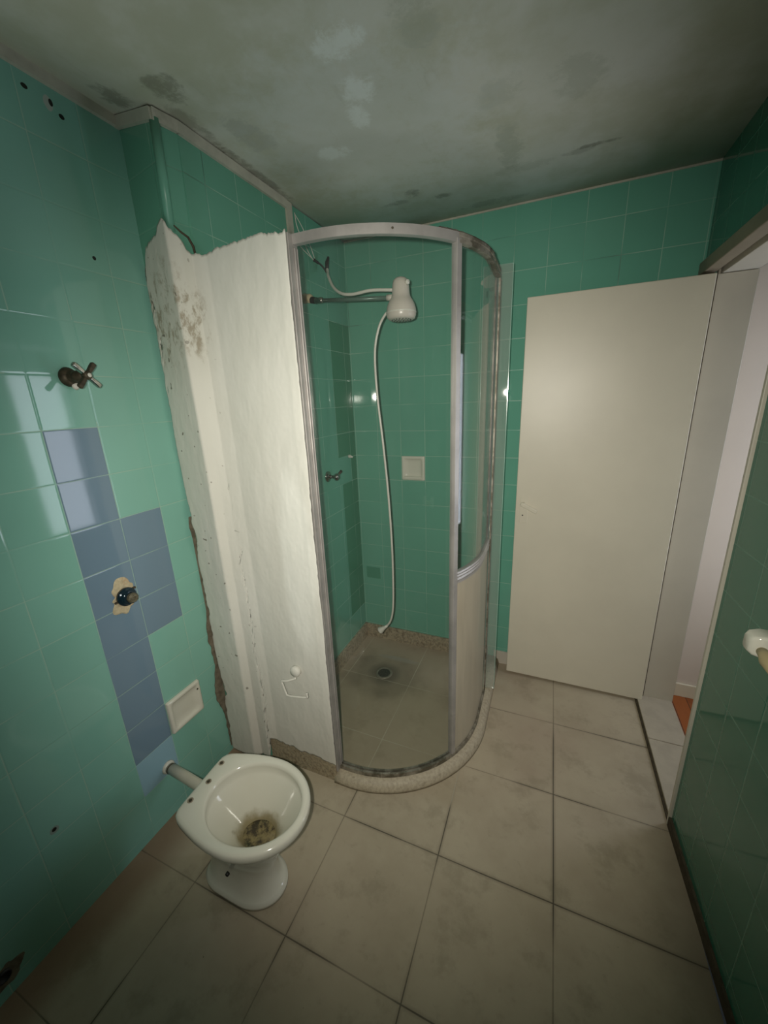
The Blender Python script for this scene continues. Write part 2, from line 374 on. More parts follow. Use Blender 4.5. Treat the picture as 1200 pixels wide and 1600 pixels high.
def lathe(prof, axis_o, axis_d, seg=32, bm=None):
    """prof = list of (radius, distance along axis)"""
    bm = bm or bmesh.new(); o = Vector(axis_o); d = Vector(axis_d).normalized()
    a = Vector((0, 0, 1)) if abs(d.z) < 0.9 else Vector((1, 0, 0)); s = d.cross(a).normalized(); u = s.cross(d)
    rings = []
    for r, h in prof:
        if r < 1e-6: rings.append([bm.verts.new(o + d * h)])
        else: rings.append([bm.verts.new(o + d * h + (s * math.cos(t) + u * math.sin(t)) * r) for t in [2 * math.pi * k / seg for k in range(seg)]])
    for A, B in zip(rings, rings[1:]):
        for k in range(seg):
            j = (k + 1) % seg
            if len(A) == 1 and len(B) == 1: break
            if len(A) == 1: bm.faces.new((A[0], B[k], B[j]))
            elif len(B) == 1: bm.faces.new((A[k], A[j], B[0]))
            else: bm.faces.new((A[k], A[j], B[j], B[k]))
    return bm
def sweep(path, prof, closed_prof=True, bm=None):
    """vertical-section sweep: path = [(x, y)], prof = [(outward offset, z)], outward = right side of travel"""
    bm = bm or bmesh.new(); n = len(path); rings = []
    for i in range(n):
        a = Vector(path[max(i - 1, 0)]); b = Vector(path[min(i + 1, n - 1)]); t = (b - a).normalized(); o = Vector((t.y, -t.x))
        rings.append([bm.verts.new((path[i][0] + o.x * q[0], path[i][1] + o.y * q[0], q[1])) for q in prof])
    m = len(prof)
    for A, B in zip(rings, rings[1:]):
        for k in range(m): bm.faces.new((A[k], A[(k + 1) % m], B[(k + 1) % m], B[k]))
    bm.faces.new(rings[0]); bm.faces.new(rings[-1])
    return bm
def struct(o): o['kind'] = 'structure'; return o
def tag(o, label, cat, group=None):
    o['label'] = label; o['category'] = cat
    if group: o['group'] = group
    return o
def thing(name, label, cat, loc, group=None):
    o = bpy.data.objects.new(name, None); COL.objects.link(o); o.location = loc; o.empty_display_size = 0.05
    o.matrix_basis = Matrix.Translation(loc)
    return tag(o, label, cat, group)

# ------------------------------------------------------------------ room shell
XL, YB, XR, CZ = -1.312, 2.15, 0.53, 2.425
Y0 = -1.1
struct(obj('floor', box(XL - .1, XR, Y0 - .1, YB + .1, -.08, 0), mFloor))
bm = bmesh.new()
xs = [XL - .12, XL, -1.25, -1.20, -1.15, -1.10, -0.98, -0.4, 0.70]; zz = [2.480, 2.472, 2.458, 2.446, 2.436, 2.429, CZ, CZ, CZ]
ys = [Y0 - .1, 0.5, 1.0, 1.6, YB + .1]
g = [[bm.verts.new((x, y, z + (0.0 if y < 1.2 else 0.0))) for y in ys] for x, z in zip(xs, zz)]
t_ = [[bm.verts.new((x, y, 2.62)) for y in ys] for x in xs]
for A in (g, t_):
    for i in range(len(xs) - 1):
        for j in range(len(ys) - 1): bm.faces.new((A[i][j], A[i + 1][j], A[i + 1][j + 1], A[i][j + 1]))
for i in range(len(xs) - 1):
    for j in (0, len(ys) - 1): bm.faces.new((g[i][j], g[i + 1][j], t_[i + 1][j], t_[i][j]))
for j in range(len(ys) - 1):
    for i in (0, len(xs) - 1): bm.faces.new((g[i][j], g[i][j + 1], t_[i][j + 1], t_[i][j]))
struct(obj('ceiling', bm, mCeil, smooth=True))
struct(obj('wall_left', box(XL - .1, XL, Y0, 1.10, 0, 2.472), mLeft))
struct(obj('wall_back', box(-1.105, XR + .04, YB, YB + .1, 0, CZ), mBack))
struct(obj('wall_front', box(XL, 0.75, Y0 - .1, Y0, 0, CZ), mWall))

# boxed-in duct corner: tiled side face, tiled face running into the shower
bm = bmesh.new()
lo = [(XL, 1.072), (-1.172, 1.082), (-1.105, 1.10), (-1.105, YB + .1), (XL - .1, YB + .1), (XL - .1, 1.10), (XL, 1.10)]
hi = [(XL, 1.072), (-1.122, 1.033), (-1.105, 1.10), (-1.105, YB + .1), (XL - .1, YB + .1), (XL - .1, 1.10), (XL, 1.10)]
hz = [2.472, CZ, CZ, CZ, 2.472, 2.472, 2.472]
a = [bm.verts.new((x, y, 0)) for x, y in lo]; b = [bm.verts.new((hi[i][0], hi[i][1], hz[i])) for i in range(7)]
bm.faces.new(a); bm.faces.new(b)
for i in range(7):
    f = bm.faces.new((a[i], a[(i + 1) % 7], b[(i + 1) % 7], b[i])); f.material_index = 1 if i in (1, 2) else 0
struct(obj('wall_alcove', bm, [mSide, mAlc]))

# right wall: near piece slightly out of square, head piece above the doorway
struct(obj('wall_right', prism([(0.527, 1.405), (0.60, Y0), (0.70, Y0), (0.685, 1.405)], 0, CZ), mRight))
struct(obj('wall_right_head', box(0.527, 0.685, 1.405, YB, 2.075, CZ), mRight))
struct(obj('wall_right_end', box(0.57, 0.685, 2.125, YB, 0, 2.075), mFrame))

# partition between pan and shower, with stone skirting
PX0, PX1, PY0, PY1, PZ = -1.105, -0.757, 1.10, 1.155, 2.068
wp = struct(obj('wall_partition', box(PX0, PX1, PY0 + .008, PY1, 0, PZ), mCement))
struct(obj('baseboard_partition', box(-1.10, PX1 + .002, PY0 - .006, PY0 + .008, 0, 0.118), mGranite, bevel=.003))
struct(obj('baseboard_left_shower', box(-1.105, -1.090, PY1, YB, 0, 0.098), mGranite, bevel=.002))
struct(obj('baseboard_back_shower', box(-1.090, -0.262, YB - .014, YB, 0, 0.098), mGranite, bevel=.002))
struct(obj('baseboard_back', box(-0.225, XR, YB - .010, YB, 0, 0.085), mWhiteTile, bevel=.002))
struct(obj('baseboard_right', prism([(0.518, 1.395), (0.560, 0.2), (0.567, 0.2), (0.528, 1.395)], 0, 0.045), mGrimeShade))

# plaster coat, an uneven hand-laid skin over duct corner and partition
def prof_at(z):
    t = max(0.0, min(1.0, z / 2.425))
    A = Vector((-1.172 + 0.050 * t, 1.082 - 0.049 * t))
    o = 0.021
    w = 0.016 if z < 1.95 else 0.0
    return [Vector((XL + 0.006, 1.078 - w)), Vector((XL + 0.014, 1.072 - 0.014)), A + Vector((0.000, -o)), A + Vector((o, 0.006)),
            Vector((-1.105 + 0.006, 1.10 - o)), Vector((-1.05, 1.10 - 0.007)), Vector((PX1 - .02, 1.10 - 0.008)), Vector((PX1 + .010, 1.10 - 0.003))]
def along(pts, s):
    L = [(pts[i + 1] - pts[i]).length for i in range(len(pts) - 1)]; T = sum(L); d = s * T
    for i, l in enumerate(L):
        if d <= l or i == len(L) - 1: return pts[i].lerp(pts[i + 1], min(1.0, d / l))
        d -= l
def ztop(s):
    pts = [(0, 2.02), (.02, 2.03), (.05, 2.11), (.18, 2.125), (.245, 2.165), (.29, 2.135), (.35, 2.105), (.385, 2.075), (.45, 2.068), (.55, 2.073), (.70, 2.083), (.85, 2.088), (.93, 2.080), (.985, 2.078), (1, 2.085)]
    for (a0, b0), (a1, b1) in zip(pts, pts[1:]):
        if s <= a1: return b0 + (b1 - b0) * (s - a0) / (a1 - a0)
    return pts[-1][1]
def zbot(s):
    if s < .385: return 0.012
    if s < .40: return 0.012 + (s - .385) / .015 * .11
    return 0.124 - (s - .40) * 0.045
def nz(x, y, z=0): return noise.noise(Vector((x, y, z)))
bm = bmesh.new(); NS, NZ = 150, 260; rows = []
for j in range(NZ + 1):
    v = j / NZ; row = []
    for i in range(NS + 1):
        s = i / NS
        zt = ztop(s) + 0.010 * nz(s * 22, 3.1) + 0.006 * nz(s * 70, 8.2); zb = zbot(s) + 0.010 * nz(s * 20, 1.7) + 0.006 * nz(s * 60, 5.5)
        z = zb + (zt - zb) * v
        sl = 0.010 + 0.045 * nz(z * 4.0, 2.2) + 0.022 * nz(z * 16, 9.1) + 0.014 * nz(z * 55, 4.4)
        if z > 2.0: sl += (z - 2.0) * 0.5
        elif 1.75 < z <= 2.0: sl += 0.0
        sl = max(0.0, sl); sr = 1.0 - max(0.0, 0.006 * nz(z * 6, 6.1) + 0.006 * nz(z * 40, 7.1))
        p = along(prof_at(z), sl + (sr - sl) * s)
        amp = 0.0025 * nz(p.x * 7, z * 3.0, p.y * 7) + 0.0012 * nz(p.x * 30, z * 12, 3) + 0.0006 * nz(p.x * 90, z * 60, 1)
        n = Vector((0.15, -1.0))
        # thick smear band along the free edge
        e = math.exp(-((1 - s) / 0.05) ** 2) * 0.006 * (0.6 + 0.8 * nz(z * 3, 11))
        row.append(bm.verts.new((p.x + n.x * amp, p.y + n.y * (amp + e), z)))
    rows.append(row)
for j in range(NZ):
    for i in range(NS): bm.faces.new((rows[j][i], rows[j][i + 1], rows[j + 1][i + 1], rows[j + 1][i]))
bmesh.ops.recalc_face_normals(bm, faces=bm.faces[:])
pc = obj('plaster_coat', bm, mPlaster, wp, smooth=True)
sm = pc.modifiers.new('thickness', 'SOLIDIFY'); sm.thickness = 0.006; sm.offset = 0
# bare cement margin left of the plaster
bm = bmesh.new(); last = None
for k in range(161):
    z = 0.03 + k * (1.18 - 0.03) / 160
    wd = -0.002 + 0.050 * max(0, nz(z * 4.2, 20.3) + 0.22) * min(1, (1.19 - z) * 8) + 0.006 * nz(z * 30, 5) 
    c = (bm.verts.new((XL + 0.003, 1.058 - max(.001, wd), z)), bm.verts.new((XL + 0.003, 1.082, z)))
    if last: bm.faces.new((last[0], last[1], c[1], c[0]))
    last = c
ce = obj('cement_margin', bm, mCement, wp); sm = ce.modifiers.new('thickness', 'SOLIDIFY'); sm.thickness = 0.004; sm.offset = 0
# raw crack above the plaster on the duct corner
bm = tube_bm([(-1.116, 1.040, 2.142), (-1.108, 1.055, 2.128), (-1.101, 1.075, 2.118), (-1.100, 1.090, 2.096), (-1.1, 1.094, 2.070)], [.002, .003, .0035, .004, .003], 6)
obj('chipped_gap', bm, mGrimeShade, wp)

# corner bead of the duct
struct(obj('trim_1', tube_bm([(-1.137, 1.046, 2.13), (-1.120, 1.036, 2.405)], 0.014, 14), mBead, smooth=True))
# cornices (left wall, duct side, duct face)
def bar(p, q, n, h=0.028, t=0.016, zt=(0, 0)):
    bm = bmesh.new(); p, q, n = Vector(p), Vector(q), Vector(n)
    vs = []
    for c, z in ((p, zt[0]), (q, zt[1])):
        for a, hh in ((0, 0), (t, 0), (t * .8, -h), (0, -h)): vs.append(bm.verts.new((c.x + n.x * a, c.y + n.y * a, z + hh)))
    for k in range(4): bm.faces.new((vs[k], vs[(k + 1) % 4], vs[4 + (k + 1) % 4], vs[4 + k]))
    bm.faces.new(vs[:4]); bm.faces.new(vs[4:]); return bm
struct(obj('trim_2', bar((XL, 0.3), (XL, 1.072), (1, 0), zt=(2.472, 2.471)), mCornice))
struct(obj('trim_3', bar((XL, 1.070), (-1.112, 1.031), (-.2, -.98), zt=(2.470, 2.424)), mCornice))
struct(obj('trim_4', bar((-1.122, 1.026), (-1.105, 1.10), (.97, -.24), zt=(CZ, CZ), h=.030, t=.014), mCornice))
struct(obj('trim_7', bar((-1.105, 1.096), (-1.105, 1.632), (1, 0), zt=(CZ, CZ), h=.030, t=.014), mCornice))
# thin white joint where the back wall meets the ceiling
struct(obj('trim_5', box(-1.10, XR, YB - .004, YB, CZ - .007, CZ), mCornice))
# upright white strip on the shower wall, from the ceiling down
struct(obj('trim_6', box(-1.105, -1.096, 1.632, 1.672, 2.28, CZ), mCornice))

# doorway: head, jambs, threshold
struct(obj('trim_head_casing', box(0.508, 0.556, 1.395, 2.148, 2.030, 2.078), mFrameDark, bevel=.003))
bm = bmesh.new(); bx(bm, 0.558, 0.574, 1.405, 2.125, 2.052, 2.075); bx(bm, 0.576, 0.690, 1.405, 2.125, 2.024, 2.0745)
struct(obj('trim_head_stop', bm, mFrame, bevel=.002))
struct(obj('trim_jamb_far', box(0.562, 0.692, 2.100, 2.125, 0.018, 2.022), mFrame, bevel=.002))
struct(obj('trim_jamb_far_casing', box(0.532, 0.560, 2.106, 2.148, 0.0, 2.028), mFrame, bevel=.002))
struct(obj('trim_jamb_near', box(0.518, 0.690, 1.390, 1.404, 0.0, 2.029), mFrame, bevel=.002))
bm = bmesh.new(); bx(bm, 0.530, 0.690, 1.404, 1.798, 0, 0.020); bx(bm, 0.530, 0.690, 1.802, 2.106, 0, 0.020)
struct(obj('trim_threshold', bm, mThr, bevel=.002))
struct(obj('trim_threshold_joint', box(0.522, 0.530, 1.38, 2.098, 0, 0.010), mGrimeShade))

# hall beyond the doorway: parquet, white walls and a daylit window in its far side
HX = 1.28
struct(obj('floor_hall', box(0.690, HX + .2, 0.5, 2.3, -.08, 0.004), mWood))
struct(obj('wall_hall_back', box(0.690, HX + .2, 2.19, 2.30, 0, CZ), mHall))
struct(obj('baseboard_hall', box(0.692, HX, 2.178, 2.19, 0.004, 0.082), mHallBase, bevel=.003))
struct(obj('wall_hall_front', box(0.69, HX + .2, 0.5, 0.6, 0, CZ), mHall))
bm = bmesh.new()
bx(bm, HX, HX + .2, 0.6, 1.77, 0.004, CZ); bx(bm, HX, HX + .2, 1.77, 2.19, 0.004, 0.55); bx(bm, HX, HX + .2, 1.77, 2.19, 1.93, CZ); bx(bm, HX, HX + .2, 2.175, 2.19, 0.55, 1.93)
struct(obj('wall_hall_side', bm, mHall))
struct(obj('ceiling_hall', box(0.70, HX + .2, 0.5, 2.3, CZ, 2.5), mHall))
wn = struct(obj('window_1', box(HX + .04, HX + .05, 1.77, 2.175, 0.55, 1.93), mSkyPane))
bm = bmesh.new()
for a in ((HX + .01, HX + .04, 1.77, 1.795, .55, 1.93), (HX + .01, HX + .04, 2.155, 2.175, .55, 1.93), (HX + .01, HX + .04, 1.795, 2.155, .55, .575), (HX + .01, HX + .04, 1.795, 2.155, 1.905, 1.93)): bx(bm, *a)
obj('window_frame', bm, mFrame, wn)

# door leaf, swung open against the back wall
dr = struct(obj('door_1', box(-0.140, 0.5505, 2.064, 2.098, 0.016, 2.020), mDoor, bevel=.003))
obj('lock_plate', box(-0.118, -0.080, 2.0615, 2.066, 0.950, 1.088), mDoor, dr, bevel=.001)
bm = tube_bm([(-0.100, 2.064, 1.052), (-0.100, 2.042, 1.052)], .009, 12)
obj('handle_neck', bm, mDoor, dr, smooth=True)
bm = bmesh.new(); bx(bm, -0.012, 0.078, -0.006, 0.006, -0.010, 0.010)
bmesh.ops.transform(bm, matrix=Matrix.Translation((-0.104, 2.040, 1.052)) @ Matrix.Rotation(math.radians(27), 4, 'Y'), verts=bm.verts)
obj('door_handle', bm, mDoor, dr, bevel=.003)
obj('keyhole', lathe([(0, 0), (.0035, 0), (.0035, .002), (0, .002)], (-0.103, 2.0625, 0.990), (0, -1, 0), 12), mBlack, dr)
struct(obj('trim_jamb_gap_shade', box(0.5515, 0.561, 2.094, 2.106, 0.018, 2.022), mGrimeShade))  # dark strip standing in for the shade in the leaf-to-jamb gap


# ------------------------------------------------------------------ shower kerb and enclosure
CX, CY, R = -0.710, 1.605, 0.470
def shower_path(r=R, y_end=2.136, x0=-0.760, a0=0, a1=90, straight=True, start=True):
    p = []
    if start:
        p += [(x0, CY - r), (CX - .02, CY - r)]
    for k in range(33):
        a = math.radians(-90 + a0 + (a1 - a0) * k / 32); p.append((CX + r * math.cos(a), CY + r * math.sin(a)))
    if straight: p += [(CX + r, CY + (y_end - CY) * t) for t in (.33, .66, 1.0)]
    return p
kerb = sweep(shower_path(R, 2.138), [(-.030, 0.0), (-.030, .038), (-.020, .046), (.012, .046), (.030, .040), (.042, .028), (.047, .012), (.049, 0.0)])
struct(obj('trim_shower_kerb', kerb, mCurb, smooth=True))

en = thing('shower_enclosure', 'quarter-round aluminium and glass shower screen with beige lower panel', 'shower screen', (CX, CY, 0.046))
PEND = 1.80
ang = lambda deg, r=R: (CX + r * math.cos(math.radians(deg)), CY + r * math.sin(math.radians(deg)))
full = shower_path(R, PEND)
obj('bottom_track', sweep(full, [(-.012, .045), (-.012, .066), (-.004, .066), (-.004, .058), (.004, .058), (.004, .066), (.012, .066), (.012, .045)]), mAluDirty, en)
POST = -31.0
pathA = shower_path(R, a1=90 + POST, straight=False)
pathB = shower_path(R, PEND, start=False, a0=90 + POST)
obj('top_rail', sweep(pathA, [(-.010, 2.054), (-.010, 2.081), (.010, 2.081), (.010, 2.054)]), mAlu, en)
obj('top_rail', sweep(pathB, [(-.012, 2.056), (-.012, 2.081), (.012, 2.081), (.012, 2.072), (.009, 2.070), (.009, 2.064), (.013, 2.062), (.013, 2.052), (-.004, 2.052)]), mAluDirty, en)
# grime lying on the top rail near the centre post
bm = bmesh.new(); pg = shower_path(R, PEND, start=False, a0=90 - 40, straight=False); prev = None
for i, q in enumerate(pg):
    h = 0.006 + 0.010 * max(0, nz(i * .9, 4.2)) * math.sin(math.pi * i / (len(pg) - 1))
    row = [bm.verts.new((q[0] + (q[0] - CX) / R * o, q[1] + (q[1] - CY) / R * o, z)) for o, z in ((-.012, 2.080), (-.004, 2.081 + h), (.008, 2.081 + h * .7), (.0145, 2.080))]
    if prev:
        for k in range(3): bm.faces.new((prev[k], prev[k + 1], row[k + 1], row[k]))
    prev = row
obj('rail_grime', bm, mAluDirty, en, smooth=True)
def post_bm(cx, cy, deg, w, d, z0, z1):
    bm = bmesh.new(); bx(bm, -w / 2, w / 2, -d / 2, d / 2, z0, z1)
    bmesh.ops.transform(bm, matrix=Matrix.Translation((cx, cy, 0)) @ Matrix.Rotation(math.radians(deg), 4, 'Z'), verts=bm.verts); return bm
bm = bmesh.new(); bx(bm, PX1 + .001, PX1 + .010, 1.104, 1.150, 0.046, 2.081); bx(bm, PX1 + .010, PX1 + .016, 1.127, 1.131, 0.066, 2.046); bx(bm, PX1 + .010, PX1 + .016, 1.139, 1.143, 0.066, 2.046)
obj('wall_profile', bm, mAlu, en, bevel=.0015)
x, y = ang(POST)
obj('centre_post', post_bm(x, y, POST + 90, .022, .024, .060, 2.066), mAlu, en, bevel=.002)
bm = post_bm(CX + R - .004, PEND - .01, 0, .010, .020, .060, 2.050)
obj('end_post', bm, mAlu, en, bevel=.002)
bm = post_bm(CX + R + .010, PEND + .004, 0, .006, .012, .060, 2.050)
obj('end_post_seal', bm, mAluDirty, en)
def pane(path, z0, z1, t=.004):
    return sweep(path, [(-t / 2, z0), (-t / 2, z1), (t / 2, z1), (t / 2, z0)])
g1 = obj('glass_panel', pane(shower_path(R, a1=90 + POST - 0.4, straight=False, x0=-0.738), .062, 2.048), mGlass, en, smooth=False)
g1['label'] = 'clear fixed glass left of the centre post'
MR = 0.945
g2 = obj('glass_panel', pane(shower_path(R, PEND - .02, start=False, a0=90 + POST + 0.4), MR, 2.048), mGlass, en)
g2['label'] = 'clear glass above the beige panel'
pB = shower_path(R, PEND - .02, start=False, a0=90 + POST + 0.4)
obj('lower_panel', pane(pB, .066, MR - .04, .006), mAcr, en, smooth=False)
bm = sweep(pB, [(-.009, MR - .048), (-.009, MR), (.009, MR), (.011, MR - .006), (.009, MR - .012), (.011, MR - .018), (.009, MR - .024), (.011, MR - .032), (.009, MR - .040), (.009, MR - .048)])
mr = obj('mid_rail', bm, mAlu, en)
for a_ in (-58,):
    x, y = ang(a_, R + .0105)
    obj('rail_screw', lathe([(0, 0), (.0035, 0), (.003, .0015), (0, .002)], (x, y, 2.068), (x - CX, y - CY, 0), 12), mRust, en)
# loose glass leaf standing behind the end post
lf = thing('glass_panel', 'loose clear glass pane standing upright between screen end post and open door', 'glass panel', (-0.249, 1.840, 0.052))
bm = bmesh.new(); bx(bm, -.058, .058, -.003, .003, 0.052, 2.108)
bmesh.ops.transform(bm, matrix=Matrix.Translation((-0.243, 1.840, 0)) @ Matrix.Rotation(math.radians(5.35), 4, 'Z'), verts=bm.verts)
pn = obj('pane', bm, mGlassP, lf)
bm = bmesh.new()
for sx in (-.0585, .0585): bx(bm, sx - .001, sx + .001, -.0035, .0035, 0.052, 2.108)
bmesh.ops.transform(bm, matrix=Matrix.Translation((-0.243, 1.840, 0)) @ Matrix.Rotation(math.radians(5.35), 4, 'Z'), verts=bm.verts)
mEdge = simple('pale green glass edge', (0.30, 0.50, 0.42), 0.15, 0, 0.6, 0.1, 10)
obj('polished_edge', bm, mEdge, lf)

# ------------------------------------------------------------------ shower head and its fittings
hx, hy = -0.618, 1.70
es = thing('electric_shower', 'off-white electric shower on a long pipe arm, with white cable and hanging hose', 'shower', (-1.105, hy, 2.06))
prof = [(0, 1.922), (.050, 1.923), (.058, 1.928), (.062, 1.938), (.063, 1.952), (.061, 1.968), (.056, 1.984), (.048, 1.998), (.041, 2.008), (.0375, 2.020), (.036, 2.040), (.034, 2.060), (.030, 2.072), (.022, 2.080), (.010, 2.084), (0, 2.085)]
sh = obj('shower_head', lathe(prof, (hx, hy, 0), (0, 0, 1), 40), mPlas, es, smooth=True)
bm = lathe([(.0635, 1.947), (.0645, 1.950), (.0635, 1.953)], (hx, hy, 0), (0, 0, 1), 40); obj('seam', bm, mPlasW, sh, smooth=True)
bm = bmesh.new()
for rr, n in ((.012, 6), (.026, 12), (.040, 18)):
    for k in range(n):
        a = 2 * math.pi * k / n; lathe([(0, 0), (.0022, 0), (.0018, .003), (0, .003)], (hx + rr * math.cos(a), hy + rr * math.sin(a), 1.9235), (0, 0, -1), 6, bm)
obj('spray_nozzles', bm, mBlack, sh)
obj('selector_knob', lathe([(0, 0), (.010, 0), (.010, .010), (.006, .013), (0, .013)], (hx + .030, hy - .012, 2.058), (.8, -.4, .1), 16), mPlasW, sh, smooth=True)
obj('inlet_socket', tube_bm([(hx - .030, hy, 2.012), (hx - .062, hy, 2.015)], .0125, 16), mPlas, sh, smooth=True)
ar = obj('shower_arm', tube_bm([(-1.00, hy + .004, 2.044), (hx - .058, hy, 2.014)], .0085, 16), mPipe, es, smooth=True)
obj('coupling', lathe([(0, 0), (.014, 0), (.015, .006), (.012, .012), (.0135, .020), (.0135, .034), (.010, .040), (0, .040)], (-1.036, hy + .005, 2.048), (1, 0, -.08), 20), mChrome, ar, smooth=True)
obj('elbow', tube_bm(spline([(-1.060, hy + .006, 2.054), (-1.045, hy + .006, 2.051), (-1.028, hy + .005, 2.047)], 4), [.014] * 9, 14), mBlack, ar, smooth=True)
obj('wall_stub', lathe([(0, 0), (.017, 0), (.021, .010), (.018, .026), (.020, .038), (.015, .048), (0, .048)], (-1.104, hy + .008, 2.066), (1, 0, -.12), 16), mYPlas, ar, smooth=True)

pth = spline([(hx - .034, 1.695, 2.040), (-0.748, 1.690, 2.050), (-0.836, 1.692, 2.047), (-0.898, 1.705, 2.060), (-0.957, 1.74, 2.10), (-1.008, 1.79, 2.163), (-1.032, 1.83, 2.190), (-1.045, 1.850, 2.212)], 8)
cb = obj('power_cable', tube_bm(pth, .0065, 12), mPlasW, es, smooth=True)
obj('tape_joint', tube_bm([(-1.048, 1.850, 2.200), (-1.050, 1.862, 2.245), (-1.045, 1.870, 2.27)], [.008, .010, .005], 10), mBlack, cb, smooth=True)
obj('tape_joint', tube_bm(spline([(-1.045, 1.850, 2.195), (-1.062, 1.830, 2.225), (-1.075, 1.800, 2.238), (-1.080, 1.790, 2.242)], 5), [.004] * 8 + [.006] * 4 + [.007] * 4, 10), mBlack, cb, smooth=True)
for q in ([(-1.080, 1.788, 2.240), (-1.088, 1.76, 2.27), (-1.094, 1.70, 2.34), (-1.092, 1.682, 2.395)], [(-1.076, 1.796, 2.243), (-1.085, 1.775, 2.30), (-1.092, 1.73, 2.36), (-1.094, 1.684, 2.392)],
          [(-1.080, 1.79, 2.242), (-1.088, 1.73, 2.262), (-1.092, 1.69, 2.278), (-1.094, 1.676, 2.282)]):
    obj('wire', tube_bm(spline(q, 6), .0016, 6), mPlasW, cb, smooth=True)

pth = spline([(hx - .052, 1.695, 1.958), (-0.690, 1.695, 1.950), (-0.725, 1.70, 1.900), (-0.748, 1.70, 1.80), (-0.745, 1.70, 1.62), (-0.726, 1.70, 1.40), (-0.709, 1.70, 1.15), (-0.700, 1.70, 0.90), (-0.700, 1.70, 0.70), (-0.706, 1.70, 0.54), (-0.722, 1.70, 0.455), (-0.752, 1.70, 0.405)], 8)
ho = obj('shower_hose', tube_bm(pth, .0052, 12), mPlasW, es, smooth=True)
obj('nozzle', lathe([(0, 0), (.007, 0), (.008, .016), (.012, .034), (.019, .052), (.019, .056), (0, .052)], (-0.745, 1.70, 0.414), (-.72, -.05, -.62), 20), mPlasW, ho, smooth=True)
obj('hose_connector', lathe([(0, 0), (.008, 0), (.009, .010), (.006, .016), (0, .016)], (hx - .054, 1.695, 1.945), (1, 0, .1), 14), mChrome, ho, smooth=True)

def valve_small():
    t = thing('shower_valve', 'small chrome shower valve on the tiled wall behind the glass', 'valve', (-1.105, 1.80, 1.208))
    o = (-1.104, 1.80, 1.208)
    obj('escutcheon', lathe([(0, 0), (.030, 0), (.029, .004), (.018, .010), (.014, .014), (0, .014)], o, (1, 0, 0), 28), mChrome, t, smooth=True)
    obj('stem', tube_bm([(-1.092, 1.80, 1.208), (-1.052, 1.80, 1.208)], .010, 14), mChrome, t, smooth=True)
    obj('knob', lathe([(0, 0), (.016, 0), (.020, .005), (.020, .016), (.014, .024), (0, .025)], (-1.060, 1.80, 1.208), (1, 0, 0), 20), mChrome, t, smooth=True)
    obj('lever', tube_bm([(-1.050, 1.812, 1.214), (-1.046, 1.848, 1.232)], [.006, .008], 10), mRust, t, smooth=True)
valve_small()
pl = tag(obj('wall_plug', lathe([(0, 0), (.010, 0), (.010, .008), (.006, .022), (.005, .030), (0, .031)], (-1.104, 2.057, 1.283), (1, -.35, -.1), 14), mPlasW, smooth=True), 'small white plug in the dark green tile above the chrome valve', 'plug')

# ------------------------------------------------------------------ ceramic dishes
def dish(name, label, origin, U, Vv, N, w, h, deep=0.011):
    """frame and hollow bowl; origin = lower corner, U across, Vv up, N out of the wall"""
    t = thing(name, label, 'soap dish', origin)
    o, U, Vv, N = Vector(origin), Vector(U), Vector(Vv), Vector(N)
    P = lambda a, b, c: o + U * a + Vv * b + N * c
    def ring(inset, c, rad, n=6):
        pts = []
        for (cx_, cy_, a0) in ((w - inset - rad, h - inset - rad, 0), (inset + rad, h - inset - rad, 90), (inset + rad, inset + rad, 180), (w - inset - rad, inset + rad, 270)):
            for k in range(n):
                a = math.radians(a0 + 90 * k / (n - 1)); pts.append(P(cx_ + rad * math.cos(a), cy_ + rad * math.sin(a), c))
        return pts
    def skin(rs, cap=True):
        bm = bmesh.new(); R_ = [[bm.verts.new(p) for p in r] for r in rs]
        for A, B in zip(R_, R_[1:]):
            for k in range(len(A)): bm.faces.new((A[k], A[(k + 1) % len(A)], B[(k + 1) % len(B)], B[k]))
        if cap: bm.faces.new(R_[-1])
        return bm
    obj('frame', skin([ring(0, .0005, .004), ring(0, deep, .006), ring(.003, deep + .003, .007), ring(.012, deep + .003, .012), ring(.016, deep, .014)], False), mCer, t, smooth=True)
    obj('hollow', skin([ring(.016, deep, .014), ring(.020, .006, .018), ring(.028, .0025, .022), ring(.045, .0012, .012)]), mCer, t, smooth=True)
    return t, P
t, P = dish('soap_dish', 'white recessed ceramic dish in the green tiles above the toilet pipe', (XL + .0005, 0.797, 0.346), (0, 1, 0), (0, 0, 1), (1, 0, 0), .152, .147)
obj('screw_hole', lathe([(0, 0), (.004, 0), (.004, .001), (0, .001)], P(.136, .112, .0145), (1, 0, 0), 10), mRust, t)
t, P = dish('soap_dish', 'small square ceramic soap dish inside the shower on the back wall', (-0.798, YB - .0005, 1.135), (1, 0, 0), (0, 0, 1), (0, -1, 0), .140, .142)
bm = bmesh.new(); bx(bm, -0.785, -0.671, YB - .024, YB - .004, 1.141, 1.158)
obj('lip', bm, mCer, t, bevel=.006, seg=3)

# ------------------------------------------------------------------ valves on the left wall
t = thing('stop_valve', 'corroded cross-handled stop valve sticking out of left tiled wall', 'valve', (XL, 0.745, 1.700))
d = Vector((1, .15, .02)).normalized(); o = Vector((XL, 0.745, 1.700))
obj('escutcheon', lathe([(0, 0), (.026, 0), (.028, .006), (.024, .014), (.018, .020), (0, .020)], o, d, 24), mRust, t, smooth=True)
obj('body', lathe([(0, .015), (.017, .015), (.018, .024), (.014, .028), (.016, .036), (.016, .044), (.011, .050), (.010, .070), (0, .070)], o, d, 20), mRust, t, smooth=True)
obj('filler', lathe([(0, 0), (.009, .002), (.012, .008), (.007, .013), (0, .014)], o + Vector((.006, .008, -.024)), (1, .2, -.1), 12), mPlasW, t, smooth=True)
hc = o + d * .074
obj('hub', lathe([(0, -.008), (.011, -.008), (.013, 0), (.012, .006), (.008, .010), (0, .010)], hc, d, 20), mRust, t, smooth=True)
